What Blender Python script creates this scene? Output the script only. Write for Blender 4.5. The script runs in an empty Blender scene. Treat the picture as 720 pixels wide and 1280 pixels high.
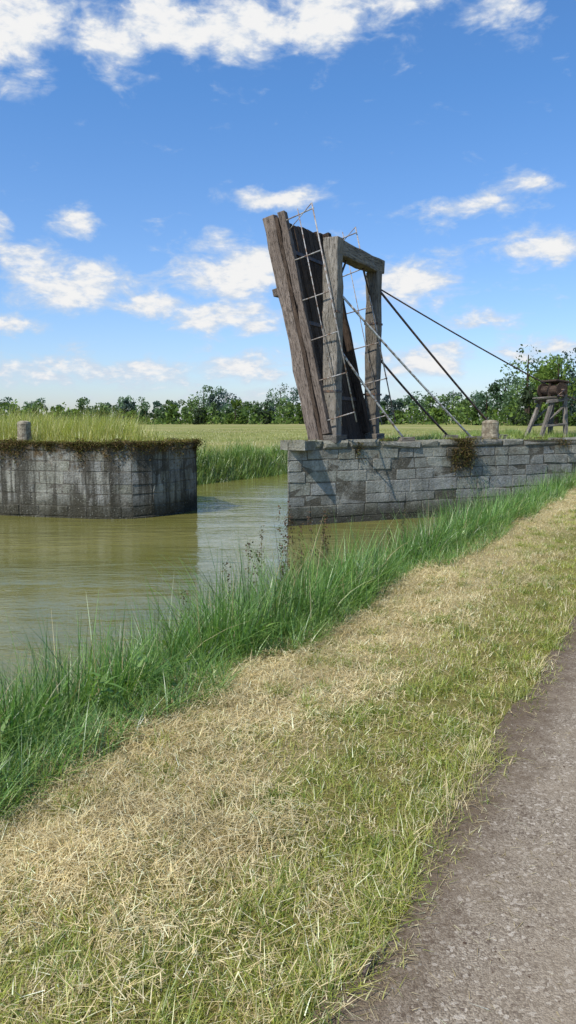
import bpy, math, numpy as np
from mathutils import Vector, Matrix
rng = np.random.default_rng(7)
D = np.array([0.472, 0.8816]); N = np.array([-0.8816, 0.472])
scene = bpy.context.scene
scene.view_settings.view_transform = 'Standard'
scene.view_settings.look = 'None'
scene.view_settings.exposure = 0

def SW(s, w):
    return s*D[0]+w*N[0], s*D[1]+w*N[1]
def sstep(x, a, b):
    t = np.clip((np.asarray(x, float)-a)/(b-a), 0, 1); return t*t*(3-2*t)
_g = rng.random((64, 64))
def vnoise(x, y):
    x = np.asarray(x, float); y = np.asarray(y, float)
    xi = np.floor(x).astype(int); yi = np.floor(y).astype(int)
    fx = x-xi; fy = y-yi; fx = fx*fx*(3-2*fx); fy = fy*fy*(3-2*fy)
    g = lambda i, j: _g[i % 64, j % 64]
    return (g(xi, yi)*(1-fx)+g(xi+1, yi)*fx)*(1-fy)+(g(xi, yi+1)*(1-fx)+g(xi+1, yi+1)*fx)*fy
def fbm(x, y): return (vnoise(x, y)+.5*vnoise(x*2.1+9, y*2.1+4)+.25*vnoise(x*4.3+3, y*4.3+7))/1.75

WATER = -0.8
def height(s, w):
    s = np.asarray(s, float); w = np.asarray(w, float)
    x = s*D[0]+w*N[0]; y = s*D[1]+w*N[1]
    q = -0.424*x + 0.906*(y-17.3)
    wn = w + (fbm(s*.35, w*0+3)-.5)*.35
    z = -1.5*sstep(wn, 2.5, 4.3)
    z = z + 1.6*sstep(w+(fbm(s*.3, w*0+30)-.5)*.6, 15.7, 17.3)
    z = z + (fbm(s*1.6, w*1.6)-.5)*.06*sstep(w, .95, 1.4)
    # raised approach behind the right abutment wall
    a = sstep(q, .3, 1.2); b = sstep(q, -9, .3); k = sstep(w, .2, 1.2)
    m = (a*k+b*(1-k))*(1-sstep(w, 3.0, 4.0))*(1-.85*sstep(q, 9, 22))
    z = z + 1.07*m
    # raised ground beside the left abutment
    m2 = sstep(w, 16.6, 18.2)*sstep(s, 8.5, 12)*(1-sstep(s, 17, 24))
    z = z + .75*m2
    far = np.hypot(x, y)
    z = z + (fbm(x*.012, y*.012)-.5)*.8*sstep(far, 80, 200)
    return z

# ---------------------------------------------------------------- nodes
class NT:
    def __init__(self, tree): self.t = tree; tree.nodes.clear()
    def n(self, typ, ins=None, **kw):
        nd = self.t.nodes.new(typ)
        for k, v in kw.items(): setattr(nd, k, v)
        if ins:
            for k, v in ins.items():
                sock = nd.inputs[k]
                if isinstance(v, bpy.types.NodeSocket): self.t.links.new(v, sock)
                else: sock.default_value = v
        return nd
    def math(self, op, a, b=0.0, c=None, clamp=False):
        ins = {0: a, 1: b}
        if c is not None: ins[2] = c
        return self.n('ShaderNodeMath', ins, operation=op, use_clamp=clamp).outputs[0]
    def mix(self, f, a, b, blend='MIX'):
        nd = self.n('ShaderNodeMix', None, data_type='RGBA', blend_type=blend)
        for k, v in ((0, f), (6, a), (7, b)):
            if isinstance(v, bpy.types.NodeSocket): self.t.links.new(v, nd.inputs[k])
            else:
                nd.inputs[k].default_value = v if k == 0 else (*v, 1) if len(v) == 3 else v
        return nd.outputs[2]
    def noise(self, vec, scale, detail=5, rough=.55, dist=0):
        ins = {'Scale': scale, 'Detail': detail, 'Roughness': rough, 'Distortion': dist}
        if vec is not None: ins['Vector'] = vec
        return self.n('ShaderNodeTexNoise', ins).outputs[0]
    def rng(self, v, a, b, c=0., d=1., smooth=True):
        return self.n('ShaderNodeMapRange', {0: v, 1: a, 2: b, 3: c, 4: d}, interpolation_type='SMOOTHSTEP' if smooth else 'LINEAR').outputs[0]

def newmat(name):
    m = bpy.data.materials.new(name); m.use_nodes = True
    return m, NT(m.node_tree)
def finish(nt, color, rough=.85, bump=None, bstr=.4, bdist=.02, spec=.3, metal=0.):
    ins = {'Base Color': color if isinstance(color, bpy.types.NodeSocket) else (*color, 1), 'Roughness': rough, 'Specular IOR Level': spec, 'Metallic': metal}
    if bump is not None:
        ins['Normal'] = nt.n('ShaderNodeBump', {'Height': bump, 'Strength': bstr, 'Distance': bdist}).outputs[0]
    p = nt.n('ShaderNodeBsdfPrincipled', ins)
    nt.n('ShaderNodeOutputMaterial', {0: p.outputs[0]})

def leafmat(name, trans=.35, gloss=.06):
    m, nt = newmat(name)
    col = nt.n('ShaderNodeAttribute', attribute_name='col').outputs['Color']
    d = nt.n('ShaderNodeBsdfDiffuse', {0: col}).outputs[0]
    tcol = nt.mix(1., col, (1.25, 1.3, .6), 'MULTIPLY')
    t = nt.n('ShaderNodeBsdfTranslucent', {0: tcol}).outputs[0]
    mx = nt.n('ShaderNodeMixShader', {0: trans, 1: d, 2: t}).outputs[0]
    if gloss > 0:
        g = nt.n('ShaderNodeBsdfGlossy', {0: (1, 1, 1, 1), 'Roughness': .42}).outputs[0]
        mx = nt.n('ShaderNodeMixShader', {0: gloss, 1: mx, 2: g}).outputs[0]
    nt.n('ShaderNodeOutputMaterial', {0: mx})
    return m
M_GRASS = leafmat('grass_blade', .38, .05); M_STRAW = leafmat('straw', .2, .0); M_LEAF = leafmat('leaf', .3, .0)

# ---- ground material
def mat_ground():
    m, nt = newmat('ground_soil_grass')
    pos = nt.n('ShaderNodeNewGeometry').outputs['Position']
    w = nt.n('ShaderNodeVectorMath', {0: pos, 1: (N[0], N[1], 0)}, operation='DOT_PRODUCT').outputs['Value']
    n1 = nt.noise(pos, 1.1, 5); n2 = nt.noise(pos, 14, 6, .7); n3 = nt.noise(pos, 90, 4, .7); nf = nt.noise(pos, .035, 4)
    wn = nt.math('ADD', w, nt.math('MULTIPLY', nt.math('SUBTRACT', n1, .5), 1.3))
    green = nt.mix(n2, (.17, .16, .035), (.34, .27, .10))
    straw = nt.mix(n2, (.32, .25, .11), (.60, .48, .25))
    c = nt.mix(nt.rng(wn, 1.2, 2.0), green, straw)
    c = nt.mix(nt.rng(w, 2.5, 2.9), c, (.04, .06, .015))
    c = nt.mix(nt.rng(w, 3.6, 4.2), c, (.07, .055, .03))
    mead = nt.mix(nt.rng(n2, .3, .7), (.20, .22, .05), (.32, .31, .10))
    mead = nt.mix(nt.rng(nf, .45, .62), mead, (.38, .33, .14))
    mead = nt.mix(nt.math('MULTIPLY', nt.rng(nt.noise(pos, .12, 5), .5, .7), .7), mead, (.15, .19, .045))
    c = nt.mix(nt.rng(w, 16.2, 17.0), c, mead)
    c = nt.mix(nt.rng(w, -2.6, -2.2, 1, 0), c, mead)
    c = nt.mix(nt.math('MULTIPLY', nt.rng(n3, .35, .7), .3), c, (.07, .06, .025))
    finish(nt, c, .95, n3, .8, .03, .1)
    return m
def mat_path():
    m, nt = newmat('path_gravel_tarmac')
    pos = nt.n('ShaderNodeNewGeometry').outputs['Position']
    w = nt.n('ShaderNodeVectorMath', {0: pos, 1: (N[0], N[1], 0)}, operation='DOT_PRODUCT').outputs['Value']
    vo = nt.n('ShaderNodeTexVoronoi', {'Vector': pos, 'Scale': 190.}); vo2 = nt.n('ShaderNodeTexVoronoi', {'Vector': pos, 'Scale': 85.})
    bw = nt.n('ShaderNodeRGBToBW', {0: vo.outputs['Color']}).outputs[0]
    bw2 = nt.n('ShaderNodeRGBToBW', {0: vo2.outputs['Color']}).outputs[0]
    n1 = nt.noise(pos, 1.7, 6, .6); n2 = nt.noise(pos, 260, 3, .7); n4 = nt.noise(pos, 9, 5, .65)
    c = nt.mix(nt.rng(bw, .15, .9), (.175, .135, .093), (.36, .295, .215))
    c = nt.mix(nt.rng(bw2, .74, .85), c, (.46, .39, .30))
    c = nt.mix(nt.math('MULTIPLY', nt.rng(bw2, .22, .14), .7), c, (.10, .07, .05))
    c = nt.mix(nt.math('MULTIPLY', nt.rng(n1, .42, .66), .5), c, (.30, .235, .16))
    c = nt.mix(nt.math('MULTIPLY', nt.rng(n4, .5, .75), .35), c, (.16, .12, .08))
    wn = nt.math('ADD', w, nt.math('MULTIPLY', nt.math('SUBTRACT', n4, .5), .45))
    c = nt.mix(nt.math('MULTIPLY', nt.rng(wn, .45, .8), .8), c, (.11, .075, .046))
    h = nt.math('ADD', nt.math('MULTIPLY', vo.outputs['Distance'], -1.), nt.math('MULTIPLY', n2, .5))
    finish(nt, c, .92, h, .6, .005, .12)
    return m
def mat_water():
    m, nt = newmat('canal_water')
    pos = nt.n('ShaderNodeNewGeometry').outputs['Position']
    mp = nt.n('ShaderNodeMapping', {'Vector': pos, 'Rotation': (0, 0, math.radians(20)), 'Scale': (.8, 2.2, 1)}).outputs[0]
    a = nt.noise(mp, 1.3, 3, .5, .4); b = nt.noise(mp, 4.5, 3, .6, .3); c0 = nt.noise(mp, .35, 2, .5)
    h = nt.math('ADD', nt.math('MULTIPLY', a, 1.0), nt.math('MULTIPLY', b, .4))
    h = nt.math('MULTIPLY', h, nt.rng(c0, .3, .7, .4, 1.2))
    col = nt.mix(nt.rng(nt.noise(pos, .25, 4), .35, .65), (.145, .14, .032), (.19, .175, .05))
    bmp = nt.n('ShaderNodeBump', {'Height': h, 'Strength': .42, 'Distance': .07}).outputs[0]
    p = nt.n('ShaderNodeBsdfPrincipled', {'Base Color': col, 'Roughness': .03, 'IOR': 1.33, 'Normal': bmp})
    nt.n('ShaderNodeOutputMaterial', {0: p.outputs[0]})
    return m
def mat_stone():
    m, nt = newmat('weathered_limestone')
    pos = nt.n('ShaderNodeNewGeometry').outputs['Position']
    xyz = nt.n('ShaderNodeSeparateXYZ', {0: pos}); z = xyz.outputs[2]
    col = nt.n('ShaderNodeAttribute', attribute_name='col').outputs['Color']
    n1 = nt.noise(pos, 1.5, 7, .68); n2 = nt.noise(pos, 22, 6, .72); n5 = nt.noise(pos, 4.2, 7, .72)
    st = nt.n('ShaderNodeMapping', {'Vector': pos, 'Scale': (3.2, 3.2, .35)}).outputs[0]
    n3 = nt.noise(st, 1.3, 6, .7)
    c = nt.mix(nt.rng(n2, .3, .7), nt.mix(1., col, (.62, .60, .55), 'MULTIPLY'), col)
    c = nt.mix(nt.math('MULTIPLY', nt.rng(n5, .44, .68), .5), c, (.17, .155, .12))
    c = nt.mix(nt.math('MULTIPLY', nt.rng(n1, .50, .64), .55), c, (.50, .475, .40))
    damp = nt.rng(xyz.outputs[0], -2.2, -1.2, 1., .25)
    c = nt.mix(nt.math('MULTIPLY', nt.rng(n3, .42, .60), nt.math('MULTIPLY', damp, .9)), c, (.065, .058, .044))
    tm = nt.math('ADD', z, nt.math('MULTIPLY', nt.math('SUBTRACT', n5, .5), 2.2))
    c = nt.mix(nt.math('MULTIPLY', nt.rng(tm, .6, 1.05), nt.math('MULTIPLY', damp, .9)), c, (.12, .078, .035))
    mg = nt.math('ADD', z, nt.math('MULTIPLY', nt.math('SUBTRACT', n1, .5), 2.4))
    c = nt.mix(nt.math('MULTIPLY', nt.rng(mg, .9, 1.25), nt.math('MULTIPLY', damp, .7)), c, (.10, .12, .035))
    wl = nt.math('ADD', z, nt.math('MULTIPLY', nt.math('SUBTRACT', n5, .5), .7))
    c = nt.mix(nt.math('MULTIPLY', nt.rng(wl, -.2, -.65), .85), c, (.055, .05, .034))
    # moss seep under the clump on the right wall
    dv = nt.n('ShaderNodeVectorMath', {0: pos, 1: (4.35, 19.35, .75)}, operation='DISTANCE').outputs['Value']
    sd_ = nt.math('ADD', dv, nt.math('MULTIPLY', nt.math('SUBTRACT', n5, .5), .9))
    c = nt.mix(nt.math('MULTIPLY', nt.rng(sd_, .62, .3), .85), c, (.08, .06, .03))
    lich = nt.rng(nt.noise(pos, 26, 5, .65), .60, .67)
    c = nt.mix(nt.math('MULTIPLY', lich, .5), c, (.54, .53, .45))
    pit = nt.rng(nt.noise(pos, 48, 4, .6), .38, .30)
    c = nt.mix(nt.math('MULTIPLY', pit, .6), c, (.05, .045, .035))
    finish(nt, c, .95, nt.math('ADD', n2, nt.math('MULTIPLY', n5, .8)), .9, .05, .1)
    return m
def mat_wood(name, ca, cb, cc):
    m, nt = newmat(name)
    tc = nt.n('ShaderNodeTexCoord').outputs['Object']
    r = nt.n('ShaderNodeObjectInfo').outputs['Random']
    off = nt.n('ShaderNodeCombineXYZ', {0: nt.math('MULTIPLY', r, 37.), 1: nt.math('MULTIPLY', r, 11.)}).outputs[0]
    v = nt.n('ShaderNodeVectorMath', {0: tc, 1: off}, operation='ADD').outputs[0]
    mp = nt.n('ShaderNodeMapping', {'Vector': v, 'Scale': (.7, 9, 9)}).outputs[0]
    g = nt.noise(mp, 3.2, 7, .7, .3); b = nt.noise(v, 1.3, 5, .6); f = nt.noise(mp, 8, 4, .7)
    c = nt.mix(nt.rng(g, .3, .7), ca, cb)
    c = nt.mix(nt.math('MULTIPLY', nt.rng(b, .42, .62), .65), c, cc)
    c = nt.mix(nt.rng(f, .59, .65), c, (.02, .015, .011))
    c = nt.mix(1., c, nt.mix(r, (.75, .75, .75), (1.25, 1.25, 1.25)), 'MULTIPLY')
    finish(nt, c, .92, nt.math('SUBTRACT', g, nt.math('MULTIPLY', nt.rng(f, .57, .65), .9)), 1., .03, .12)
    return m
def mat_iron(name, col, rough=.6):
    m, nt = newmat(name)
    tc = nt.n('ShaderNodeNewGeometry').outputs['Position']
    c = nt.mix(nt.rng(nt.noise(tc, 9, 5, .7), .4, .65), col, (.16, .09, .05))
    finish(nt, c, rough, None, spec=.4)
    return m
MG, MP, MW, MS = mat_ground(), mat_path(), mat_water(), mat_stone()
WOOD_GREY = mat_wood('weathered_grey_timber', (.13, .11, .09), (.36, .32, .27), (.18, .155, .12))
WOOD_DARK = mat_wood('dark_deck_timber', (.035, .024, .017), (.13, .09, .065), (.065, .048, .037))
WOOD_BR = mat_wood('brown_girder_timber', (.085, .064, .052), (.27, .215, .175), (.13, .10, .08))
IRON_L = mat_iron('galvanised_rod', (.60, .60, .57)); IRON_D = mat_iron('dark_iron', (.035, .035, .04)); IRON_M = mat_iron('dull_rail_iron', (.38, .37, .35))

# ---------------------------------------------------------------- mesh helpers
def mkmesh(name, V, F4, mat, col=None, smooth=False):
    V = np.asarray(V, np.float32); F4 = np.asarray(F4, np.int32)
    me = bpy.data.meshes.new(name)
    k = F4.shape[1]
    me.vertices.add(len(V)); me.vertices.foreach_set('co', V.ravel())
    me.loops.add(F4.size); me.loops.foreach_set('vertex_index', F4.ravel())
    me.polygons.add(len(F4)); me.polygons.foreach_set('loop_start', np.arange(len(F4), dtype=np.int32)*k)
    if smooth: me.polygons.foreach_set('use_smooth', np.ones(len(F4), bool))
    if col is not None:
        a = me.color_attributes.new('col', 'FLOAT_COLOR', 'POINT')
        c = np.ones((len(V), 4), np.float32); c[:, :3] = col; a.data.foreach_set('color', c.ravel())
    me.update(calc_edges=True); me.validate()
    me.materials.append(mat)
    ob = bpy.data.objects.new(name, me); scene.collection.objects.link(ob)
    return ob
def grid(name, S, Wd, hf, mat):
    s, w = np.meshgrid(S, Wd, indexing='ij'); x, y = SW(s, w)
    V = np.stack([x, y, hf(s, w)], -1).reshape(-1, 3)
    a, b = len(S), len(Wd); i, j = np.meshgrid(np.arange(a-1), np.arange(b-1), indexing='ij')
    i0 = (i*b+j).ravel()
    return mkmesh(name, V, np.stack([i0, i0+b, i0+b+1, i0+1], -1)[:, ::-1], mat, smooth=True)

class Blades:
    def __init__(s): s.V = []; s.F = []; s.C = []; s.o = 0
    def add(s, P, L, W, phi, bend, col, segs=2, theta=None, face=None):
        n = len(P)
        if n == 0: return
        if theta is None: theta = rng.random(n)*2*np.pi
        dx, dy = np.cos(theta), np.sin(theta)
        ft = theta+np.pi/2 + rng.normal(0, .5, n)
        sx, sy = np.cos(ft), np.sin(ft)
        out = np.zeros((n, segs+1, 2, 3), np.float32)
        for j in range(segs+1):
            t = j/segs
            h = L*(t*np.cos(phi)+bend*t*t*.75); z = L*(t*np.sin(phi)-bend*t*t*.5)
            hw = W*.5*(1-t**1.6*.93)
            cx = P[:, 0]+dx*h; cy = P[:, 1]+dy*h; cz = P[:, 2]+z
            out[:, j, 0] = np.stack([cx-sx*hw, cy-sy*hw, cz], -1)
            out[:, j, 1] = np.stack([cx+sx*hw, cy+sy*hw, cz], -1)
        base = (np.arange(n)*(segs+1)*2)[:, None]+np.arange(segs)[None, :]*2+s.o
        f = np.stack([base, base+1, base+3, base+2], -1).reshape(-1, 4)
        s.V.append(out.reshape(-1, 3)); s.F.append(f); s.C.append(np.repeat(col, (segs+1)*2, axis=0)); s.o += n*(segs+1)*2
    def build(s, name, mat): return mkmesh(name, np.concatenate(s.V), np.concatenate(s.F), mat, np.concatenate(s.C))
def pal(n, cols, jit=.15, p=None):
    cols = np.array(cols, float); i = rng.choice(len(cols), n, p=p)
    k = rng.random((n, 1)); j = rng.choice(len(cols), n, p=p)
    c = cols[i]*(1-k*.5)+cols[j]*k*.5
    return np.clip(c*(1+rng.normal(0, jit, (n, 1))), .005, .85)
def pts(s, w, dz=0.):
    x, y = SW(s, w); return np.stack([x, y, height(s, w)+dz], -1)
def sdist(n, a, b, p=1.2, off=.6):
    u = rng.random(n); e = 1-p
    return ((a+off)**e+u*((b+off)**e-(a+off)**e))**(1/e)-off

# ---------------------------------------------------------------- terrain
def geo(a, b, n): return list(np.geomspace(a, b, n))
Wd = np.array([-x for x in geo(4, 2600, 34)][::-1]+list(np.arange(-3, 0.8, .5))+list(np.arange(.8, 5, .12))+list(np.arange(5, 15.5, .8))+list(np.arange(15.5, 19, .25))+[x for x in geo(19.4, 2600, 40)])
Sd = np.array([-x for x in geo(5, 600, 14)][::-1]+list(np.arange(-4, 45, .25))+[x for x in geo(46, 2800, 50)])
grid('ground', Sd, Wd, lambda s, w: height(s, w)-.0, MG)
Pw = np.linspace(-1.95, .80, 12)
Ps = np.array([-x for x in geo(5, 200, 10)][::-1]+list(np.arange(-4, 45, .25))+[x for x in geo(46, 600, 30)])
s_, w_ = np.meshgrid(Ps, Pw, indexing='ij')
edge = (w_ > .79)*(fbm(s_*2.3, w_*0+5)-.5)*.22
w2 = w_+edge
x_, y_ = SW(s_, w2)
zz = height(s_, np.minimum(w_, .7))+.014
b_ = len(Pw); i, j = np.meshgrid(np.arange(len(Ps)-1), np.arange(b_-1), indexing='ij'); i0 = (i*b_+j).ravel()
mkmesh('footpath', np.stack([x_, y_, zz], -1).reshape(-1, 3), np.stack([i0, i0+b_, i0+b_+1, i0+1], -1)[:, ::-1], MP, smooth=True)
# water sheet
a0 = [SW(-60, 3.0), SW(700, 3.0), SW(700, 17.2), SW(-60, 17.2)]
mkmesh('canal_water', [(*p, WATER) for p in a0], [[0, 1, 2, 3]], MW)

# ---------------------------------------------------------------- masonry abutments
def prism(name, poly, z0, z1, mat, col):
    n = len(poly); me = bpy.data.meshes.new(name)
    V = [(*p, z0) for p in poly]+[(*p, z1) for p in poly]
    F = [[i, (i+1) % n, n+(i+1) % n, n+i] for i in range(n)]+[[n+i for i in range(n)]]
    me.from_pydata(V, [], F)
    a = me.color_attributes.new('col', 'FLOAT_COLOR', 'POINT')
    for d in a.data: d.color = (*col, 1)
    me.materials.append(mat); me.materials.append(MG)
    ob = bpy.data.objects.new(name, me); scene.collection.objects.link(ob); return ob
def block_mesh(name, pl, ztop, zbot, parent, gap=.006, glo=.30, ghi=.39):
    V = []; F = []; C = []
    def blk(p, t, nrm, L, z0, z1, proud, back, tone, ch=.008, js=.005):
        o = len(V)
        jl = rng.normal(0, js, 12); jl[8:] = np.abs(jl[8:])
        def pt(a, b, z): return (p[0]+t[0]*a+nrm[0]*b, p[1]+t[1]*a+nrm[1]*b, z)
        cr = rng.uniform(.5, 2.8, 4)*ch
        if rng.random() < .18: cr[rng.integers(0, 4)] += rng.uniform(.02, .05)
        for (a, z) in ((0, z0), (L, z0), (L, z1), (0, z1)): V.append(pt(a, -back, z))
        for k, (a, z) in enumerate(((0, z0), (L, z0), (L, z1), (0, z1))): V.append(pt(a, proud-cr[k], z))
        for k, (a, z) in enumerate(((cr[0], z0+cr[0]), (L-cr[1], z0+cr[1]), (L-cr[2], z1-cr[2]), (cr[3], z1-cr[3]))): V.append(pt(a+jl[k], proud+jl[k+4]*.8, z+jl[k]))
        for A in ((0, 4), (4, 8)):
            for k in range(4):
                k2 = (k+1) % 4; F.append([o+A[0]+k, o+A[0]+k2, o+A[1]+k2, o+A[1]+k])
        F.append([o+8, o+9, o+10, o+11]); F.append([o+3, o+2, o+1, o])
        C.extend([tone]*12)
    rows = []; z = ztop-.2
    while z > zbot:
        h = rng.uniform(.23, .32); rows.append((z-h, z)); z -= h
    for i in range(len(pl)-1):
        p0 = np.array(pl[i]); p1 = np.array(pl[i+1]); seg = p1-p0; L = np.hypot(*seg); t = seg/L; nrm = np.array([t[1], -t[0]])
        a = 0
        while a < L-.05:
            l = min(rng.uniform(.5, 1.25), L-a)
            if L-a-l < .35: l = L-a
            g = rng.uniform(glo, ghi); tone = np.array([g*1.02, g, g*.88])
            blk(p0+t*a, t, nrm, l-.012, ztop-.195, ztop+rng.normal(0, .022), .018+rng.normal(0, .014), .42, tone, .03, .012)
            a += l
        for (z0, z) in rows:
            a = 0; first = rng.uniform(.25, .7)
            while a < L-.02:
                l = min(first if a == 0 else rng.uniform(.35, .85), L-a)
                if L-a-l < .2: l = L-a
                g = rng.uniform(glo, ghi); wv = rng.uniform(.80, .92); tone = np.array([g, g*.985, g*wv])
                blk(p0+t*a, t, nrm, l-gap, z0+gap, z, .006+rng.normal(0, .005), .02, tone)
                a += l
    me = bpy.data.meshes.new(name); me.from_pydata([tuple(map(float, v)) for v in V], [], F)
    a = me.color_attributes.new('col', 'FLOAT_COLOR', 'POINT')
    a.data.foreach_set('color', np.concatenate([np.array(C), np.ones((len(C), 1))], 1).astype(np.float32).ravel())
    me.materials.append(MS)
    ob = bpy.data.objects.new(name, me); scene.collection.objects.link(ob); ob.parent = parent
    return ob
RT, LT = 1.12, 1.05
polyR = [(0, 17.3), (11, 22.45), (12.5, 27.5), (5, 27.2), (2.36, 21.7)]
polyL = [(-16, 21.8), (-10, 20.2), (-7.2, 19.3), (-4.9, 18.62), (-4.3, 18.55), (-3.8, 18.66), (-3.35, 18.95), (-3.0, 19.35), (-2.7, 19.85), (-2.45, 20.6), (-3.4, 23), (-8, 26.5), (-16, 29)]
aR = prism('canal_abutment_wall', polyR, -1.6, RT-.06, MS, (.16, .145, .115)); aR.data.polygons[-1].material_index = 1
block_mesh('stone_courses', [polyR[4], polyR[0], polyR[1]], RT, -1.3, aR, .011, .34, .47)
aL = prism('canal_abutment_wall.001', polyL, -1.6, LT-.06, MS, (.20, .18, .15)); aL.data.polygons[-1].material_index = 1
block_mesh('stone_courses.001', polyL[:11], LT, -1.3, aL, .006, .31, .42)

# ---------------------------------------------------------------- timber & iron helper
def frame(p0, p1, up):
    x = (Vector(p1)-Vector(p0)); L = x.length; x.normalize()
    z = Vector(up); z = (z-x*z.dot(x)).normalized(); y = z.cross(x)
    M = Matrix((x, y, z)).transposed().to_4x4(); M.translation = Vector(p0); return M, L
def link(ob, parent):
    scene.collection.objects.link(ob)
    if parent: ob.parent = parent
def beam(name, p0, p1, wy, wz, mat, parent, up=(0, 0, 1), jit=.006, bev=.012):
    M, L = frame(p0, p1, up); n = max(2, int(L/.35))
    V = []; F = []
    for i in range(n+1):
        for (a, b) in ((-1, -1), (1, -1), (1, 1), (-1, 1)):
            V.append((L*i/n + (rng.normal(0, jit) if i in (0, n) else 0), a*wy/2+rng.normal(0, jit), b*wz/2+rng.normal(0, jit)))
    for i in range(n):
        for k in range(4):
            k2 = (k+1) % 4; F.append([i*4+k, i*4+k2, i*4+4+k2, i*4+4+k])
    F.append([3, 2, 1, 0]); F.append([n*4+k for k in range(4)])
    me = bpy.data.meshes.new(name); me.from_pydata(V, [], F); me.materials.append(mat)
    ob = bpy.data.objects.new(name, me); ob.matrix_world = M; link(ob, parent)
    if bev:
        md = ob.modifiers.new('b', 'BEVEL'); md.width = bev; md.segments = 2; md.limit_method = 'ANGLE'
    return ob
def rod(name, p0, p1, r, mat, parent, sides=10, r2=None, sag=0):
    M, L = frame(p0, p1, (0, 0, 1) if abs((Vector(p1)-Vector(p0)).normalized().z) < .95 else (0, 1, 0))
    n = 8 if sag else 1; V = []; F = []; r2 = r if r2 is None else r2
    for i in range(n+1):
        t = i/n; rr = r+(r2-r)*t
        for k in range(sides):
            a = 2*math.pi*k/sides; V.append((L*t, rr*math.cos(a), rr*math.sin(a)-sag*4*t*(1-t)))
    for i in range(n):
        for k in range(sides):
            k2 = (k+1) % sides; F.append([i*sides+k, i*sides+k2, (i+1)*sides+k2, (i+1)*sides+k])
    F.append(list(range(sides))[::-1]); F.append([n*sides+k for k in range(sides)])
    me = bpy.data.meshes.new(name); me.from_pydata(V, [], F); me.materials.append(mat)
    for p in me.polygons: p.use_smooth = len(p.vertices) == 4
    ob = bpy.data.objects.new(name, me); ob.matrix_world = M; link(ob, parent); return ob
def empty(name):
    e = bpy.data.objects.new(name, None); scene.collection.objects.link(e); return e

# ---------------------------------------------------------------- drawbridge
br = empty('wooden_drawbridge')
d3 = Vector((D[0], D[1], 0)); n3 = Vector((N[0], N[1], 0)); Z = Vector((0, 0, 1))
P1 = Vector((1.03, 18.1, 1.06)); P2 = P1+d3*2.5
beam('frame_post_near', P1, P1+Z*4.66, .36, .33, WOOD_GREY, br, up=tuple(d3), jit=.012, bev=.025)
beam('frame_post_far', P2, P2+Z*4.30, .33, .33, WOOD_GREY, br, up=tuple(d3), jit=.012, bev=.025)
top = 5.52
beam('frame_head_beam', P1+Z*(top-P1.z)+d3*.17, P2+Z*(top-P1.z)+d3*.32, .33, .34, WOOD_GREY, br, jit=.01, bev=.025)
for P, nm in ((P1, 'near'), (P2, 'far')):
    beam('foot_block_'+nm, P+d3*(-.3)+Z*.1-n3*0.0, P+d3*.3+Z*.1, .5, .18, WOOD_GREY, br)
    sgn = 1 if nm == 'near' else -1
    rod('knee_brace_'+nm, P+d3*sgn*.15+Z*3.55, P+d3*sgn*.75+Z*4.3, .025, IRON_D, br)
    for hz in (1.2, 3.0):
        beam(f'iron_strap_{nm}_{hz}', P+Z*hz-d3*.178, P+Z*hz+d3*.178, .375, .05, IRON_D, br, jit=0, bev=0)
ang = math.radians(13.2)
La = n3*math.sin(ang)+Z*math.cos(ang); Pp = -n3*math.cos(ang)+Z*math.sin(ang)
B0 = Vector((.79, 17.85, 1.05)); LL = 5.45; Wf = 2.6
def LP(a, b, c): return B0+La*a+d3*b+Pp*c    # along leaf, across, perpendicular
beam('leaf_girder_near', LP(0, .13, -.20), LP(LL, .13, -.20), .30, .24, WOOD_BR, br, up=tuple(d3), jit=.012, bev=.02)
beam('leaf_girder_far', LP(0, Wf-.13, -.20), LP(LL-.05, Wf-.13, -.20), .30, .24, WOOD_BR, br, up=tuple(d3), jit=.012, bev=.02)
beam('leaf_girder_mid', LP(0, Wf/2, -.20), LP(LL-.25, Wf/2, -.20), .28, .24, WOOD_BR, br, up=tuple(d3), bev=.02)
for k, a in enumerate((.3, 1.5, 2.7, 3.72, LL-.35)):
    beam(f'cross_beam_{k}', LP(a, .04, -.43), LP(a, Wf-.04, -.43), .16, .12, WOOD_BR, br, up=tuple(Pp)) if k == 3 else beam(f'cross_beam_{k}', LP(a, .26, -.20), LP(a, Wf-.26, -.20), .16, .16, WOOD_BR, br, up=tuple(Pp))
npl = 10
for k in range(npl):
    bw = Wf/npl
    beam(f'deck_plank_{k}', LP(-.02, bw*(k+.5), 0.0), LP(LL+rng.uniform(-.14, .05), bw*(k+.5), 0.0+rng.normal(0, .010)), bw-.016, .085, WOOD_DARK, br, up=tuple(Pp), jit=.005, bev=.008)
for k, b in enumerate((.11, Wf-.11)):
    beam(f'kerb_beam_{k}', LP(.2, b, .14), LP(LL-.02, b, .14), .18, .18, WOOD_BR if k == 0 else WOOD_DARK, br, up=tuple(Pp), jit=.010, bev=.015)
for k, a in enumerate((1.1, 2.9, 4.6)):
    beam(f'deck_batten_{k}', LP(a, .22, .058), LP(a, Wf-.22, .058), .09, .02, IRON_D, br, up=tuple(Pp), jit=.001, bev=0)
beam('end_beam', LP(LL-.14, .25, -.13), LP(LL-.14, Wf-.25, -.13), .2, .12, WOOD_BR, br, up=tuple(Pp))
for side, b in (('near', .05), ('far', Wf-.05)):
    for k, a in enumerate(np.linspace(.5, LL-.25, 6)):
        rod(f'rail_post_{side}_{k}', LP(a, b, .2), LP(a+rng.normal(0, .02), b+rng.normal(0, .02), .95), .014, IRON_M, br)
    rod(f'hand_rail_{side}', LP(.3, b, .93), LP(LL-.1, b, .93), .016, IRON_M, br)
    rod(f'mid_rail_{side}', LP(.3, b, .56), LP(LL-.1, b, .56), .011, IRON_M, br)
    rod(f'rail_brace_{side}', LP(LL-.5, b, .22), LP(LL-.1, b+(.0), .93), .010, IRON_M, br)
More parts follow.
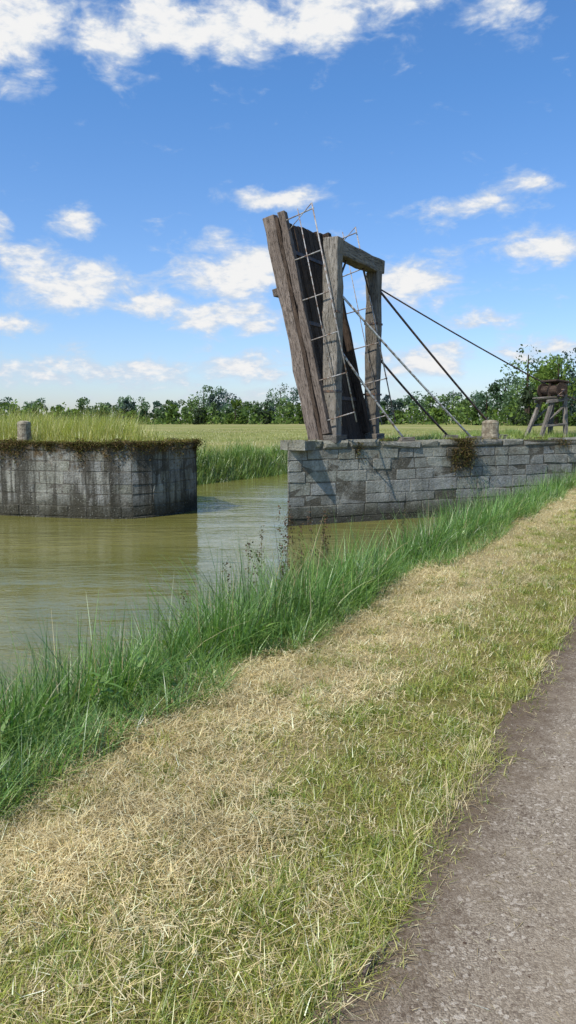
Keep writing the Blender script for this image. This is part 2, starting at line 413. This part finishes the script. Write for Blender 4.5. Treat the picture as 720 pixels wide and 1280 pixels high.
# stays
def stay(n, a, b, r, m, sag=.03): rod(n, a, b, r, m, br, sag=sag)
stay('stay_rod_near_low', (P1.x+.15, P1.y, 3.25), (2.86, 18.75, 1.1), .027, IRON_L)
stay('stay_rod_near_high', (P1.x+.15, P1.y, 4.5), (4.75, 19.75, 1.1), .027, IRON_L)
stay('stay_rod_far_low', (P2.x+.15, P2.y, 3.2), (4.5, 21.4, 1.1), .03, IRON_D)
stay('stay_rod_far_high', (P2.x+.15, P2.y, 4.9), (6.1, 22.2, 1.15), .03, IRON_D)
stay('long_stay_cable', (P2.x+.15, P2.y, 4.95), (10.4, 25.3, 1.75), .02, IRON_D, .08)
for k, a in enumerate(((2.86, 18.75), (4.75, 19.75), (4.5, 21.4), (6.1, 22.2))):
    beam(f'anchor_block_{k}', (a[0]-.15, a[1], 1.12), (a[0]+.2, a[1]+.1, 1.12), .22, .14, WOOD_GREY, br)
# anchor stake of the long cable
ck = empty('cable_anchor_post')
beam('stake', (10.4, 25.3, .8), (10.44, 25.32, 1.95), .16, .16, WOOD_GREY, ck, up=(1, 0, 0))
beam('stake_prop', (10.95, 25.5, .95), (10.5, 25.34, 1.6), .1, .1, WOOD_GREY, ck, up=(0, 1, 0))

# ---------------------------------------------------------------- bollards
bm_, bt = newmat('bollard_stone')
bp = bt.n('ShaderNodeNewGeometry').outputs['Position']
b1_ = bt.noise(bp, 9, 6, .7); b2_ = bt.noise(bp, 30, 5, .7)
bc_ = bt.mix(bt.rng(b1_, .38, .65), (.20, .16, .11), (.42, .37, .27))
bc_ = bt.mix(bt.math('MULTIPLY', bt.rng(b2_, .5, .7), .6), bc_, (.12, .10, .07))
finish(bt, bc_, .95, b2_, .9, .03, .1)
def bollard(name, x, y, z, r, h, leanx=0.):
    V = []; F = []; prof = [(r*1.08, -.1), (r*1.05, .05), (r, .12), (r*.97, h*.8), (r*1.0, h*.9), (r*.9, h), (r*.5, h+.03), (.01, h+.035)]
    sd = 20
    for (rr, zz) in prof:
        for k in range(sd):
            a = 2*math.pi*k/sd; q = rr*(1+.05*math.sin(3*a+x)+rng.normal(0, .015)); V.append((q*math.cos(a)+leanx*zz, q*math.sin(a), zz))
    for i in range(len(prof)-1):
        for k in range(sd):
            k2 = (k+1) % sd; F.append([i*sd+k, i*sd+k2, (i+1)*sd+k2, (i+1)*sd+k])
    me = bpy.data.meshes.new(name); me.from_pydata(V, [], F); me.materials.append(bm_)
    ob = bpy.data.objects.new(name, me); ob.location = (x, y, z); scene.collection.objects.link(ob)
bollard('stone_bollard', 5.3, 20.2, RT, .22, .45)
bollard('stone_bollard.001', -6.75, 19.75, LT, .17, .5)

# ---------------------------------------------------------------- hand winch on trestle
wn = empty('wooden_winch_trestle')
W0 = Vector((8.02, 23.8, 1.07)); ex = Vector((.92, .38, 0)); ey = Vector((-.38, .92, 0))
def WP(a, b, c): return W0+ex*a*.9+ey*b+Z*c*1.04
for k, b in enumerate((-.35, .35)):
    beam(f'splay_leg_{k}', WP(-.62, b, -.02), WP(-.12, b*.7, 1.1), .11, .10, WOOD_GREY, wn, up=tuple(ey))
    beam(f'back_leg_{k}', WP(.42, b, -.02), WP(.38, b*.7, 1.58), .12, .11, WOOD_GREY, wn, up=tuple(ey))
    beam(f'top_rail_{k}', WP(-.35, b*.78, 1.05), WP(.55, b*.78, 1.12), .11, .09, WOOD_GREY, wn)
    beam(f'low_rail_{k}', WP(-.48, b*1.0, .34), WP(.46, b*1.0, .4), .07, .06, WOOD_GREY, wn)
    beam(f'diag_brace_{k}', WP(-.3, b*.9, .5), WP(.38, b*.9, .95), .06, .05, WOOD_GREY, wn)
beam('platform_board', WP(-.5, 0, 1.14), WP(.2, 0, 1.18), .5, .05, WOOD_GREY, wn)
rod('winch_drum', WP(.1, -.36, 1.38), WP(.1, .36, 1.38), .15, WOOD_DARK, wn, 16)
rod('winch_axle', WP(.1, -.55, 1.38), WP(.1, .5, 1.38), .03, IRON_D, wn)
rod('gear_wheel_a', WP(.1, -.43, 1.38), WP(.1, -.39, 1.38), .22, WOOD_DARK, wn, 18)
rod('gear_wheel_b', WP(.1, .39, 1.38), WP(.1, .43, 1.38), .22, WOOD_DARK, wn, 18)
beam('hood_board', WP(-.08, 0, 1.66), WP(.52, 0, 1.60), .7, .06, WOOD_DARK, wn)
beam('hood_post', WP(-.02, 0, 1.15), WP(.0, 0, 1.64), .08, .08, WOOD_DARK, wn, up=(1, 0, 0))
rod('crank_arm', WP(.1, -.55, 1.38), WP(-.2, -.55, 1.2), .02, IRON_D, wn)
rod('crank_handle', WP(-.2, -.55, 1.2), WP(-.2, -.8, 1.2), .02, IRON_D, wn)

# ---------------------------------------------------------------- grasses
GREEN = [(.33, .37, .055), (.44, .44, .085), (.22, .28, .04), (.50, .45, .14)]
STRAW = [(.76, .62, .35), (.62, .49, .25), (.82, .71, .45), (.44, .33, .16)]
def pnoise(s, w): return fbm(s*1.3+11, w*2.2+3)
B = Blades()
n = 230000; s = sdist(n, .3, 34, 1.25); w = rng.uniform(.66, 2.75, n)
keep = (w > .80+(fbm(s*3, s*0)-.5)*.30-rng.random(n)**3*.16)
s, w = s[keep], w[keep]; n = len(s)
nz = pnoise(s, w); nz2 = fbm(s*5+3, w*6); nz3 = fbm(s*.8+40, w*1.1)
dry = sstep(w+(nz-.5)*1.9, 1.45, 2.15)*.76+.16+sstep(nz2, .52, .75)*.5
isd = rng.random(n) < dry
keep = (~isd) | (rng.random(n) < .8); keep &= rng.random(n) < (.30+.9*sstep(nz2, .25, .55))
s, w, isd, nz, nz2, nz3 = s[keep], w[keep], isd[keep], nz[keep], nz2[keep], nz3[keep]; n = len(s)
col = np.where(isd[:, None], pal(n, STRAW), pal(n, GREEN)*(.6+.8*nz3[:, None]))
big = 1+np.clip(s, 0, 25)*.07
L = rng.uniform(.02, .06, n)*(.3+1.4*fbm(s*4+9, w*5+2))*np.where(rng.random(n) < .05, 1.9, 1)
edgeb = np.exp(-((w-.85)/.1)**2); L *= 1+.6*edgeb
B.add(pts(s, w), L, rng.uniform(.0018, .0042, n)*big, rng.uniform(.4, 1.5, n), rng.uniform(0, .7, n), col, 2)
nt_ = 420; ts_ = sdist(nt_, .8, 20, 1.1); tw_ = .82+rng.random(nt_)**1.5*1.6; m = 60
s = np.repeat(ts_, m)+rng.normal(0, .04, nt_*m); w = np.repeat(tw_, m)+rng.normal(0, .04, nt_*m); n = len(s)
B.add(pts(s, w), rng.uniform(.03, .10, n)*np.repeat(rng.uniform(.6, 1.4, nt_), m), rng.uniform(.002, .0045, n)*(1+s*.05), rng.uniform(.6, 1.5, n), rng.uniform(.1, .9, n), pal(n, GREEN[:3]+[(.22, .32, .05)])*np.repeat(rng.uniform(.6, 1.1, nt_), m)[:, None], 3)
B.build('mown_grass', M_GRASS)
# cut hay
B = Blades()
n = 230000; s = sdist(n, .3, 34, 1.25); w = rng.uniform(.75, 2.85, n)
nz = pnoise(s, w); nz2 = fbm(s*4+20, w*3)
pr = sstep(w+(nz-.5)*1.8, 1.4, 2.15)*(1-sstep(w, 2.62, 2.85))*(.45+.75*sstep(nz2, .3, .6))+.16*sstep(nz2, .4, .7)+.05
keep = rng.random(n) < pr; s, w = s[keep], w[keep]; n = len(s); big = 1+np.clip(s, 0, 25)*.07
lump = fbm(s*2.5, w*4)
B.add(pts(s, w, rng.uniform(.0, .055, n)*(.1+2.0*lump)), rng.uniform(.02, .10, n), rng.uniform(.0012, .0034, n)*big, rng.normal(0.05, .36, n), rng.uniform(-.15, .35, n), pal(n, STRAW, .2)*(.65+.7*fbm(s*1.2, w*2+50))[:, None], 2)
B.build('cut_hay', M_STRAW)
# tall bank grass
REED = [(.115, .24, .05), (.18, .33, .065), (.08, .165, .035), (.26, .39, .09)]
B = Blades()
nc = 2800; cs = sdist(nc, -.5, 34, 1.1, 2.); cw = 2.68+rng.random(nc)**.85*1.25+(vnoise(cs*.8, cs*0+8)-.5)*.35
ch = (.42+.48*sstep(cw, 2.55, 3.15))*rng.uniform(.55, 1.2, nc)*(1-.2*sstep(-cs, -5, -1.5)); m = 40
cn = fbm(cs*.9, cw*.9)
s = np.repeat(cs, m)+rng.normal(0, .045, nc*m); w = np.repeat(cw, m)+rng.normal(0, .045, nc*m); n = len(s)
L = np.repeat(ch*(.55+.9*cn), m)*rng.uniform(.5, 1.15, n)
x0, y0 = SW(s, w); xc, yc = SW(np.repeat(cs, m), np.repeat(cw, m))
th = np.arctan2(y0-yc, x0-xc)+rng.normal(0, .5, n)
col = pal(n, REED, .15)*np.repeat(.55+.8*rng.random(nc), m)[:, None]
dryb = rng.random(n) < .06; col[dryb] = pal(int(dryb.sum()), STRAW)*.7
B.add(pts(s, w, -.02), L, rng.uniform(.004, .0115, n)*(1+s*.02), rng.uniform(1.15, 1.57, n), rng.uniform(.02, .95, n)**1.3, col, 5, theta=th)
n = 52000; s = sdist(n, -.5, 34, 1.1, 2.); w = 2.45+rng.random(n)*.9+(vnoise(s*1.7, s*0+18)-.5)*.35
B.add(pts(s, w), rng.uniform(.08, .34, n)*(.5+fbm(s*3, w*3)), rng.uniform(.003, .007, n)*(1+s*.02), rng.uniform(.7, 1.5, n), rng.uniform(.1, .8, n), pal(n, REED+[(.28, .36, .08)], .18), 3)
nc = 120; cs = sdist(nc, 1, 25, 1.1, 2.); cw = rng.uniform(2.6, 3.3, nc); m = 10
s = np.repeat(cs, m); w = np.repeat(cw, m); n = len(s)
B.add(pts(s, w)+np.stack([rng.normal(0, .04, n), rng.normal(0, .04, n), rng.uniform(.03, .3, n)], -1), rng.uniform(.06, .12, n), rng.uniform(.015, .028, n), rng.uniform(.2, 1.1, n), rng.uniform(.2, .9, n), pal(n, [(.13, .24, .05), (.18, .28, .06)]), 4)
B.build('tall_bank_grass', M_GRASS)
# far-bank reeds, meadow, abutment meadow grass
B = Blades()
n = 46000; s = rng.uniform(6, 85, n)**1.0; w = 15.75+rng.random(n)*1.7
B.add(pts(s, w, -.02), rng.uniform(.25, .75, n)*(.45+1.1*fbm(s*.8, w)), rng.uniform(.012, .03, n), rng.uniform(1.1, 1.57, n), rng.uniform(.05, .6, n), pal(n, [(.16, .26, .05), (.21, .32, .07), (.11, .19, .04), (.28, .36, .10)], .2)*(.65+.7*fbm(s*1.1+7, w*1.3))[:, None], 3)
n = 60000; s = rng.uniform(18, 110, n); w = 17.3+rng.random(n)**1.4*50
mc = [(.32, .33, .09), (.42, .40, .14), (.25, .29, .07), (.48, .42, .19)]
B.add(pts(s, w), rng.uniform(.08, .24, n), rng.uniform(.012, .035, n), rng.uniform(1.0, 1.57, n), rng.uniform(.05, .5, n), pal(n, mc, .2)*(.7+.6*fbm(s*.15, w*.15))[:, None], 2)
n = 25000; s = rng.uniform(28, 110, n); w = -rng.random(n)*40+4
B.add(pts(s, w), rng.uniform(.08, .24, n), rng.uniform(.012, .035, n), rng.uniform(1.1, 1.57, n), rng.uniform(.05, .5, n), pal(n, mc, .2), 2)
B.build('meadow_grass', M_GRASS)

def inpoly(x, y, poly):
    r = np.zeros(len(x), bool); j = len(poly)-1
    for i in range(len(poly)):
        xi, yi = poly[i]; xj, yj = poly[j]
        c = ((yi > y) != (yj > y)) & (x < (xj-xi)*(y-yi)/(yj-yi+1e-9)+xi); r ^= c; j = i
    return r
def edgedist(x, y, poly):
    d = np.full(len(x), 1e9)
    for i in range(len(poly)):
        a = np.array(poly[i]); b = np.array(poly[(i+1) % len(poly)]); ab = b-a
        t = np.clip(((x-a[0])*ab[0]+(y-a[1])*ab[1])/(ab@ab), 0, 1)
        d = np.minimum(d, np.hypot(x-a[0]-t*ab[0], y-a[1]-t*ab[1]))
    return d
B = Blades()
n = 62000; x = rng.uniform(-14, -2.2, n); y = rng.uniform(18.2, 27, n); k = inpoly(x, y, polyL); x, y = x[k], y[k]
ed = edgedist(x, y, polyL); k = (ed > .35) | (rng.random(len(x)) < .35); x, y, ed = x[k], y[k], ed[k]; n = len(x)
fr = fbm(x*1.1, y*1.1)
L = (.10+.76*sstep(ed, .25, 1.3)*(1-.6*sstep(x, -4.9, -2.8)))*rng.uniform(.35, 1.25, n)*(.35+1.2*fr)
B.add(np.stack([x, y, np.full(n, LT-.05)], -1), L, rng.uniform(.006, .015, n), rng.uniform(1.1, 1.57, n), rng.uniform(.05, .5, n), pal(n, [(.37, .41, .07), (.47, .45, .12), (.28, .34, .05), (.56, .49, .19)], .2), 3)
n = 400; x = rng.uniform(-12, -3.6, n); y = rng.uniform(19, 24, n); k = inpoly(x, y, polyL); x, y = x[k], y[k]; n = len(x)
B.add(np.stack([x, y, np.full(n, LT-.05)], -1), rng.uniform(.7, 1.15, n), np.full(n, .008), rng.uniform(1.3, 1.57, n), rng.uniform(.0, .3, n), pal(n, [(.5, .46, .2), (.35, .4, .12)], .2), 5)
for pl, zt, cnt, lo in ((polyL[:10], LT, 7000, .47), ([polyR[0], polyR[1]], RT, 2600, .56)):
    for i in range(len(pl)-1):
        a = np.array(pl[i]); b = np.array(pl[i+1]); Ls = np.hypot(*(b-a)); m = int(cnt*Ls/10)
        t = rng.random(m); px = a[0]+(b[0]-a[0])*t; py = a[1]+(b[1]-a[1])*t
        tt = (b-a)/Ls; nr = np.array([tt[1], -tt[0]])
        of = rng.uniform(-.35, .03, m); k = fbm(px*2.1+5, py*2.1) > lo
        px, py, of = px[k]+nr[0]*of[k], py[k]+nr[1]*of[k], of[k]; m = len(px)
        if m == 0: continue
        th = np.arctan2(nr[1], nr[0])+rng.normal(0, .7, m)
        B.add(np.stack([px, py, np.full(m, zt)], -1), rng.uniform(.04, .17, m), rng.uniform(.008, .02, m), rng.uniform(.2, 1.2, m), rng.uniform(.5, 1.6, m), pal(m, [(.20, .13, .05), (.18, .22, .04), (.26, .18, .08), (.12, .14, .03)], .2), 3, theta=th)
n = 16000; x = rng.uniform(0, 12, n); y = rng.uniform(17.3, 27.4, n); k = inpoly(x, y, polyR); x, y = x[k], y[k]
ed = edgedist(x, y, polyR); k = (ed > .4); x, y, ed = x[k], y[k], ed[k]; n = len(x)
L = (.05+.26*sstep(ed, .4, 2.5))*rng.uniform(.4, 1.3, n)*(.4+1.2*fbm(x*1.5, y*1.5))
B.add(np.stack([x, y, np.full(n, RT-.06)], -1), L, rng.uniform(.006, .015, n), rng.uniform(.9, 1.57, n), rng.uniform(.05, .6, n), pal(n, [(.28, .38, .06), (.38, .43, .10), (.22, .3, .05)], .2), 3)
B.build('wall_top_grass', M_GRASS)

class Quads:
    def __init__(s): s.V = []; s.C = []
    def add(s, c, size, col, squash=1.):
        n = len(c); u = rng.normal(0, 1, (n, 3)); u /= np.linalg.norm(u, axis=1)[:, None]
        v = np.cross(u, rng.normal(0, 1, (n, 3))); v /= np.linalg.norm(v, axis=1)[:, None]
        sz = np.asarray(size).reshape(-1, 1)*np.ones((n, 1)); u = u*sz; v = v*sz*.65
        s.V.append(np.stack([c-u, c-v*.9, c+u, c+v], 1).reshape(-1, 3)); s.C.append(np.repeat(col, 4, axis=0))
    def build(s, name, mat):
        V = np.concatenate(s.V); return mkmesh(name, V, np.arange(len(V)).reshape(-1, 4), mat, np.concatenate(s.C))
Q = Quads()
def mossy(p, r, cnt, col):
    c = rng.normal(0, .42, (cnt, 3)); c[:, 2] = -np.abs(c[:, 2])*1.3+.2; c = np.array(p)+c*np.array(r); Q.add(c, rng.uniform(.010, .026, cnt), pal(cnt, col, .25))
mc2 = [(.15, .10, .045), (.11, .12, .03), (.21, .14, .065), (.07, .06, .028)]
mossy((4.35, 19.31, 1.02), (.42, .07, .60), 2200, mc2); mossy((4.5, 19.38, .75), (.25, .06, .4), 700, mc2); mossy((4.15, 19.22, .8), (.2, .05, .5), 500, mc2)
mossy((1.62, 18.05, 1.02), (.20, .05, .35), 380, mc2)
mossy((7.3, 20.70, 1.05), (.5, .06, .22), 400, mc2)
for k in range(44):
    t = rng.random(); i = [1, 1, 1, 2, 2, 2, 2, 3, 4, 5, 6, 7, 8, 2, 1, 2, 8][k % 17]; a, b = np.array(polyL[i]), np.array(polyL[i+1]); p = a+(b-a)*t
    mossy((p[0], p[1]-.02, LT-.01), (rng.uniform(.12, .5), .08, rng.uniform(.1, .75)*rng.random()+.08), int(rng.uniform(200, 560)), mc2)
Q.build('wall_moss', M_LEAF)

# tall dock stalks / seed heads on the bank
B = Blades(); Q = Quads()
def stalk(s, w, top):
    p = pts(np.array([s]), np.array([w]))[0]; th = rng.uniform(0, 6.28); le = rng.uniform(.0, .14); h = top-p[2]
    for o in (0, 1.57):
        B.add(p[None], np.array([h]), np.array([.012]), np.array([1.57-le]), np.array([.06]), np.array([[.13, .09, .06]]), 6, theta=np.array([th]))
    m = int(80*h); t = rng.uniform(.5, 1, m)
    c = p+np.stack([np.cos(th)*h*t*le, np.sin(th)*h*t*le, h*t*.97], -1)+rng.normal(0, .016, (m, 3))
    Q.add(c, rng.uniform(.006, .018, m), pal(m, [(.10, .06, .045), (.15, .09, .06), (.10, .09, .04)], .2))
for k in range(13): stalk(rng.uniform(6.0, 8.2), rng.uniform(3.45, 3.95), rng.uniform(.3, .8))
for k in range(14): stalk(rng.uniform(2.8, 14), rng.uniform(3.3, 3.9), rng.uniform(.1, .4))
m = 320; s = rng.uniform(1.5, 25, m); w = rng.uniform(3.0, 3.9, m); P = pts(s, w)
B.add(P, rng.uniform(.15, .6, m)-P[:, 2], np.full(m, .004), rng.uniform(1.35, 1.57, m), rng.uniform(.05, .25, m), pal(m, [(.35, .33, .16), (.3, .26, .14)]), 6)
B.build('seed_stalks', M_GRASS); Q.build('dock_seed_heads', M_LEAF)

# ---------------------------------------------------------------- path details
n = 5200; s = sdist(n, .2, 14, 1.2); w = np.where(rng.random(n) < .4, .8-rng.random(n)**2*.5, rng.uniform(-1.9, .8, n)); z = height(s, np.minimum(w, .7))+.014
x, y = SW(s, w); r = rng.uniform(.0015, .0045, n)*np.where(rng.random(n) < .03, 1.7, 1)
octv = np.array([(1, 0, 0), (0, 1, 0), (-1, 0, 0), (0, -1, 0), (0, 0, .7), (0, 0, -.7)]); of = np.array([(0, 1, 4), (1, 2, 4), (2, 3, 4), (3, 0, 4)])
VV = octv[None]*(r[:, None, None]*rng.uniform(.6, 1.3, (n, 6, 1)))+np.stack([x, y, z+r*.3], -1)[:, None]
FF = of[None]+(np.arange(n)*6)[:, None, None]
mkmesh('path_gravel', VV.reshape(-1, 3), FF.reshape(-1, 3), M_LEAF, np.repeat(pal(n, [(.36, .31, .24), (.2, .16, .12), (.45, .40, .32), (.12, .08, .06)], .15), 6, axis=0))
B = Blades(); n = 1500; s = sdist(n, .3, 12, 1.2); w = .8-rng.random(n)**2.6*.8
B.add(pts(s, np.minimum(w, .7)*1.0, .018)*1.0, rng.uniform(.01, .06, n), rng.uniform(.0015, .003, n), rng.normal(.02, .08, n), np.zeros(n)+.02, pal(n, STRAW, .2)*.75, 2)
B.build('loose_straw', M_STRAW)
tw = empty('fallen_twig')
rod('twig_stem', (.215, 2.02, .03), (.255, 2.09, .035), .006, WOOD_BR, tw, r2=.003)

# ---------------------------------------------------------------- distant trees
def treeline():
    Q = Quads(); TB = []
    azk = [-60, -21, -13, -9, -7.6, -6.5, -4, -3.4, -1.8, -.5, 1, 2.5, 6, 7.2, 8, 10, 12, 14, 16, 17.5, 19, 21, 60]
    hk = [10, 9, 9.5, 11, 9.5, 14, 13.5, 9.5, 9, 14.5, 14.5, 10.5, 12, 15.5, 12, 11.5, 14, 18, 23, 28, 30, 27, 18]
    for row, (dist, cnt, dk) in enumerate(((390, 140, .7), (330, 110, .85), (285, 80, 1.0))):
        for i in range(cnt):
            az = -50+100*(i+rng.random())/cnt
            if row == 2 and rng.random() < .3: continue
            dd = dist*(1-.25*sstep(az, 11, 18))+rng.normal(0, 8)
            H = np.interp(az, azk, hk)*(1 if row else .92)*rng.uniform(.55, 1.15)*(dd/300)
            if row == 2: H *= rng.uniform(.45, 1.0)
            a = math.radians(az); cx, cy = dd*math.sin(a), dd*math.cos(a); R = H*rng.uniform(.28, .52)
            tone = rng.random(); base = np.array([.07, .115, .03])*(1-tone)+np.array([.17, .235, .05])*tone
            if rng.random() < .22: base = np.array([.055, .075, .04])
            base = base*dk+np.array([.014, .026, .042])*(2-row)  # distance haze painted into leaf colour, bluer for the farther rows
            nb = 16 if H > 14 else 13
            for b in range(nb):
                th = rng.random()*6.28; hh = rng.uniform(.08, .92); rad = R*math.sqrt(max(0.06, 1-((hh-.4)/.58)**2))*rng.uniform(.1, .85)
                bc = np.array([cx+math.cos(th)*rad, cy+math.sin(th)*rad, H*hh]); br_ = R*rng.uniform(.26, .48)
                m = 50 if H > 14 else 44; v = rng.normal(0, 1, (m, 3)); v /= np.linalg.norm(v, axis=1)[:, None]
                c = bc+v*br_*rng.uniform(.55, 1.08, (m, 1))*np.array([1, 1, .8])
                Q.add(c, rng.uniform(.3, .7, m), np.abs(base*rng.uniform(.65, 1.3)*(1+rng.normal(0, .15, (m, 1)))))
            TB.append((cx, cy, H, R))
    m = 12000; az = np.radians(rng.uniform(-50, 50, m)); dd = 292+rng.normal(0, 12, m)
    dd = dd*(1-.25*sstep(np.degrees(az), 11, 18))
    c = np.stack([dd*np.sin(az), dd*np.cos(az), rng.random(m)**1.3*5.5*(.3+1.2*vnoise(np.degrees(az)*1.3+80, az*0))], -1)
    Q.add(c, rng.uniform(.4, .9, m), pal(m, [(.07, .11, .035), (.13, .19, .045)], .25))
    Q.build('distant_tree_line', M_LEAF)
    V = []; F = []
    for (cx, cy, H, R) in TB:
        o = len(V)
        for (rr, z) in ((.03*H, -.5), (.02*H, H*.4), (.006*H, H*.85)):
            for k in range(6): V.append((cx+rr*math.cos(k*1.047), cy+rr*math.sin(k*1.047), z))
        for l in range(2):
            for k in range(6): F.append([o+l*6+k, o+l*6+(k+1) % 6, o+l*6+6+(k+1) % 6, o+l*6+6+k])
    mkmesh('distant_tree_trunks', V, F, WOOD_DARK)
treeline()

# ---------------------------------------------------------------- sun + sky
ts = Vector((-.72, -.69, 0)).normalized(); el = math.radians(52)
to_sun = Vector((ts.x*math.cos(el), ts.y*math.cos(el), math.sin(el)))
sd = bpy.data.lights.new('sun', 'SUN'); sd.energy = 4.8; sd.angle = math.radians(.5); sd.color = (1, .955, .87)
so = bpy.data.objects.new('sun', sd); so.rotation_euler = to_sun.to_track_quat('Z', 'Y').to_euler(); scene.collection.objects.link(so)

world = bpy.data.worlds.new('World'); scene.world = world; world.use_nodes = True
nt = NT(world.node_tree)
sky = nt.n('ShaderNodeTexSky', sky_type='NISHITA', sun_disc=False, sun_elevation=el, sun_rotation=math.atan2(ts.x, ts.y) % (2*math.pi), air_density=1.0, dust_density=.6, ozone_density=3.0)
dirv = nt.n('ShaderNodeTexCoord').outputs['Generated']
sx = nt.n('ShaderNodeSeparateXYZ', {0: dirv})
azn = nt.math('MULTIPLY', nt.math('ARCTAN2', sx.outputs[0], sx.outputs[1]), 57.2958)
eln = nt.math('MULTIPLY', nt.math('ARCSINE', sx.outputs[2]), 57.2958)
ae = nt.n('ShaderNodeCombineXYZ', {0: azn, 1: eln}).outputs[0]
wsc = nt.n('ShaderNodeMapping', {'Vector': ae, 'Scale': (.26, .45, 1)}).outputs[0]
wc = nt.n('ShaderNodeTexNoise', {'Vector': wsc, 'Scale': 1.0, 'Detail': 4., 'Roughness': .6}).outputs['Color']
wv = nt.n('ShaderNodeVectorMath', {0: wc, 1: (.5, .5, .5)}, operation='SUBTRACT').outputs[0]
wv = nt.n('ShaderNodeVectorMath', {0: wv, 1: (5.2, 2.8, 0)}, operation='MULTIPLY').outputs[0]
aw = nt.n('ShaderNodeVectorMath', {0: ae, 1: wv}, operation='ADD').outputs[0]
clouds = [(-19.5, 24.8, 4.6, 2.8, 1.5), (-12.3, 24.1, 3.2, 1.6, 1.25), (-8.5, 25.6, 4, 2.0, 1.35), (-3.5, 25.6, 4.6, 1.9, 1.4), (2.3, 26.0, 4.6, 2.0, 1.45), (8, 26.8, 3.6, 1.4, 1.2), (14, 25.4, 3.0, 1.1, .9),
 (-.3, 15.3, 3.3, .8, 1.15), (12.8, 14.4, 4.0, .9, 1.05), (16.2, 15.3, 2.0, 1.0, 1.05), (18.2, 11.6, 4.0, 1.1, 1.3), (-15.2, 13.3, 1.8, 1.1, .95), (-3.3, 10.6, 4.4, 2.0, 1.5), (-4.6, 7.6, 4.2, 1.2, 1.35),
 (-15, 9.2, 4.8, 1.4, 1.4), (-10, 8.2, 3, 1.0, 1.25), (-18.8, 11.2, 3, 1.1, 1.2), (8.8, 9.9, 3.8, 1.4, 1.35), (14.5, 7.1, 2.8, .6, 1.05), (-3.6, 3.6, 4, 1.3, 1.2), (-10.3, 3.5, 4, 1.1, 1.2), (-17.6, 3.6, 4.8, 1.1, 1.15),
 (10, 4.2, 4.2, 1.3, 1.25), (18, 5.1, 3.6, .9, 1.15), (-19.5, 6.7, 2.8, .7, 1.1), (3, 5.6, 2.8, .6, .8), (-21, 12.8, 2.1, 1.0, 1.1), (0, 1.6, 16, .9, .75), (-8.8, 13.2, 1.3, .5, .75), (4, 12.5, 2, .5, .5), (-7.5, 10.3, 1.2, .6, .9),
 (32, 10, 8, 2.4, 1.1), (-34, 10, 8, 2.4, 1.1), (10, 34, 9, 2.6, 1.1), (-22, 36, 10, 2.6, 1.1)]
acc = None
for (a, e, sa, se, k) in clouds:
    v = nt.n('ShaderNodeVectorMath', {0: aw, 1: (a, e, 0)}, operation='SUBTRACT').outputs[0]
    v = nt.n('ShaderNodeVectorMath', {0: v, 1: (1/sa, 1/se, 0)}, operation='MULTIPLY').outputs[0]
    d2 = nt.n('ShaderNodeVectorMath', {0: v, 1: v}, operation='DOT_PRODUCT').outputs['Value']
    g = nt.math('MULTIPLY', nt.math('EXPONENT', nt.math('MULTIPLY', d2, -.8)), k)
    acc = g if acc is None else nt.math('MAXIMUM', acc, g)
s2 = nt.n('ShaderNodeMapping', {'Vector': ae, 'Scale': (.30, .62, 1)}).outputs[0]
f1 = nt.noise(s2, 1.0, 8, .6, .4)
f2 = nt.noise(s2, 3.0, 4, .6)
dens = nt.math('ADD', acc, nt.math('MULTIPLY', nt.math('SUBTRACT', f1, .5), 2.5))
dens = nt.math('ADD', dens, nt.math('MULTIPLY', nt.math('SUBTRACT', f2, .5), .35))
mask = nt.rng(dens, .26, 1.25)
mask = nt.math('MULTIPLY', mask, nt.rng(eln, -.5, 1.5))
shade = nt.rng(nt.math('ADD', dens, nt.math('MULTIPLY', nt.math('SUBTRACT', f2, .5), 1.8)), .6, 1.45)
ccol = nt.mix(shade, (.68, .77, .90), (1.0, 1.0, 1.0))
tint = nt.mix(nt.rng(eln, 0, 22, 0, 1, False), (.98, 1.02, 1.22), (.66, 1.03, 1.36))
skyc = nt.mix(1., sky.outputs[0], tint, 'MULTIPLY')
b1 = nt.n('ShaderNodeBackground', {0: skyc, 1: .135}).outputs[0]
b2 = nt.n('ShaderNodeBackground', {0: ccol, 1: .90}).outputs[0]
mx = nt.n('ShaderNodeMixShader', {0: mask, 1: b1, 2: b2}).outputs[0]
nt.n('ShaderNodeOutputWorld', {0: mx})

# ---------------------------------------------------------------- camera
cd = bpy.data.cameras.new('camera'); cam = bpy.data.objects.new('camera', cd); scene.collection.objects.link(cam)
cd.sensor_fit = 'VERTICAL'; cd.sensor_height = 24; cd.lens = 18; cd.clip_start = .05; cd.clip_end = 6000
cam.location = (0, 0, 1.6); cam.rotation_euler = (math.radians(90-6.83), 0, 0)
scene.camera = cam
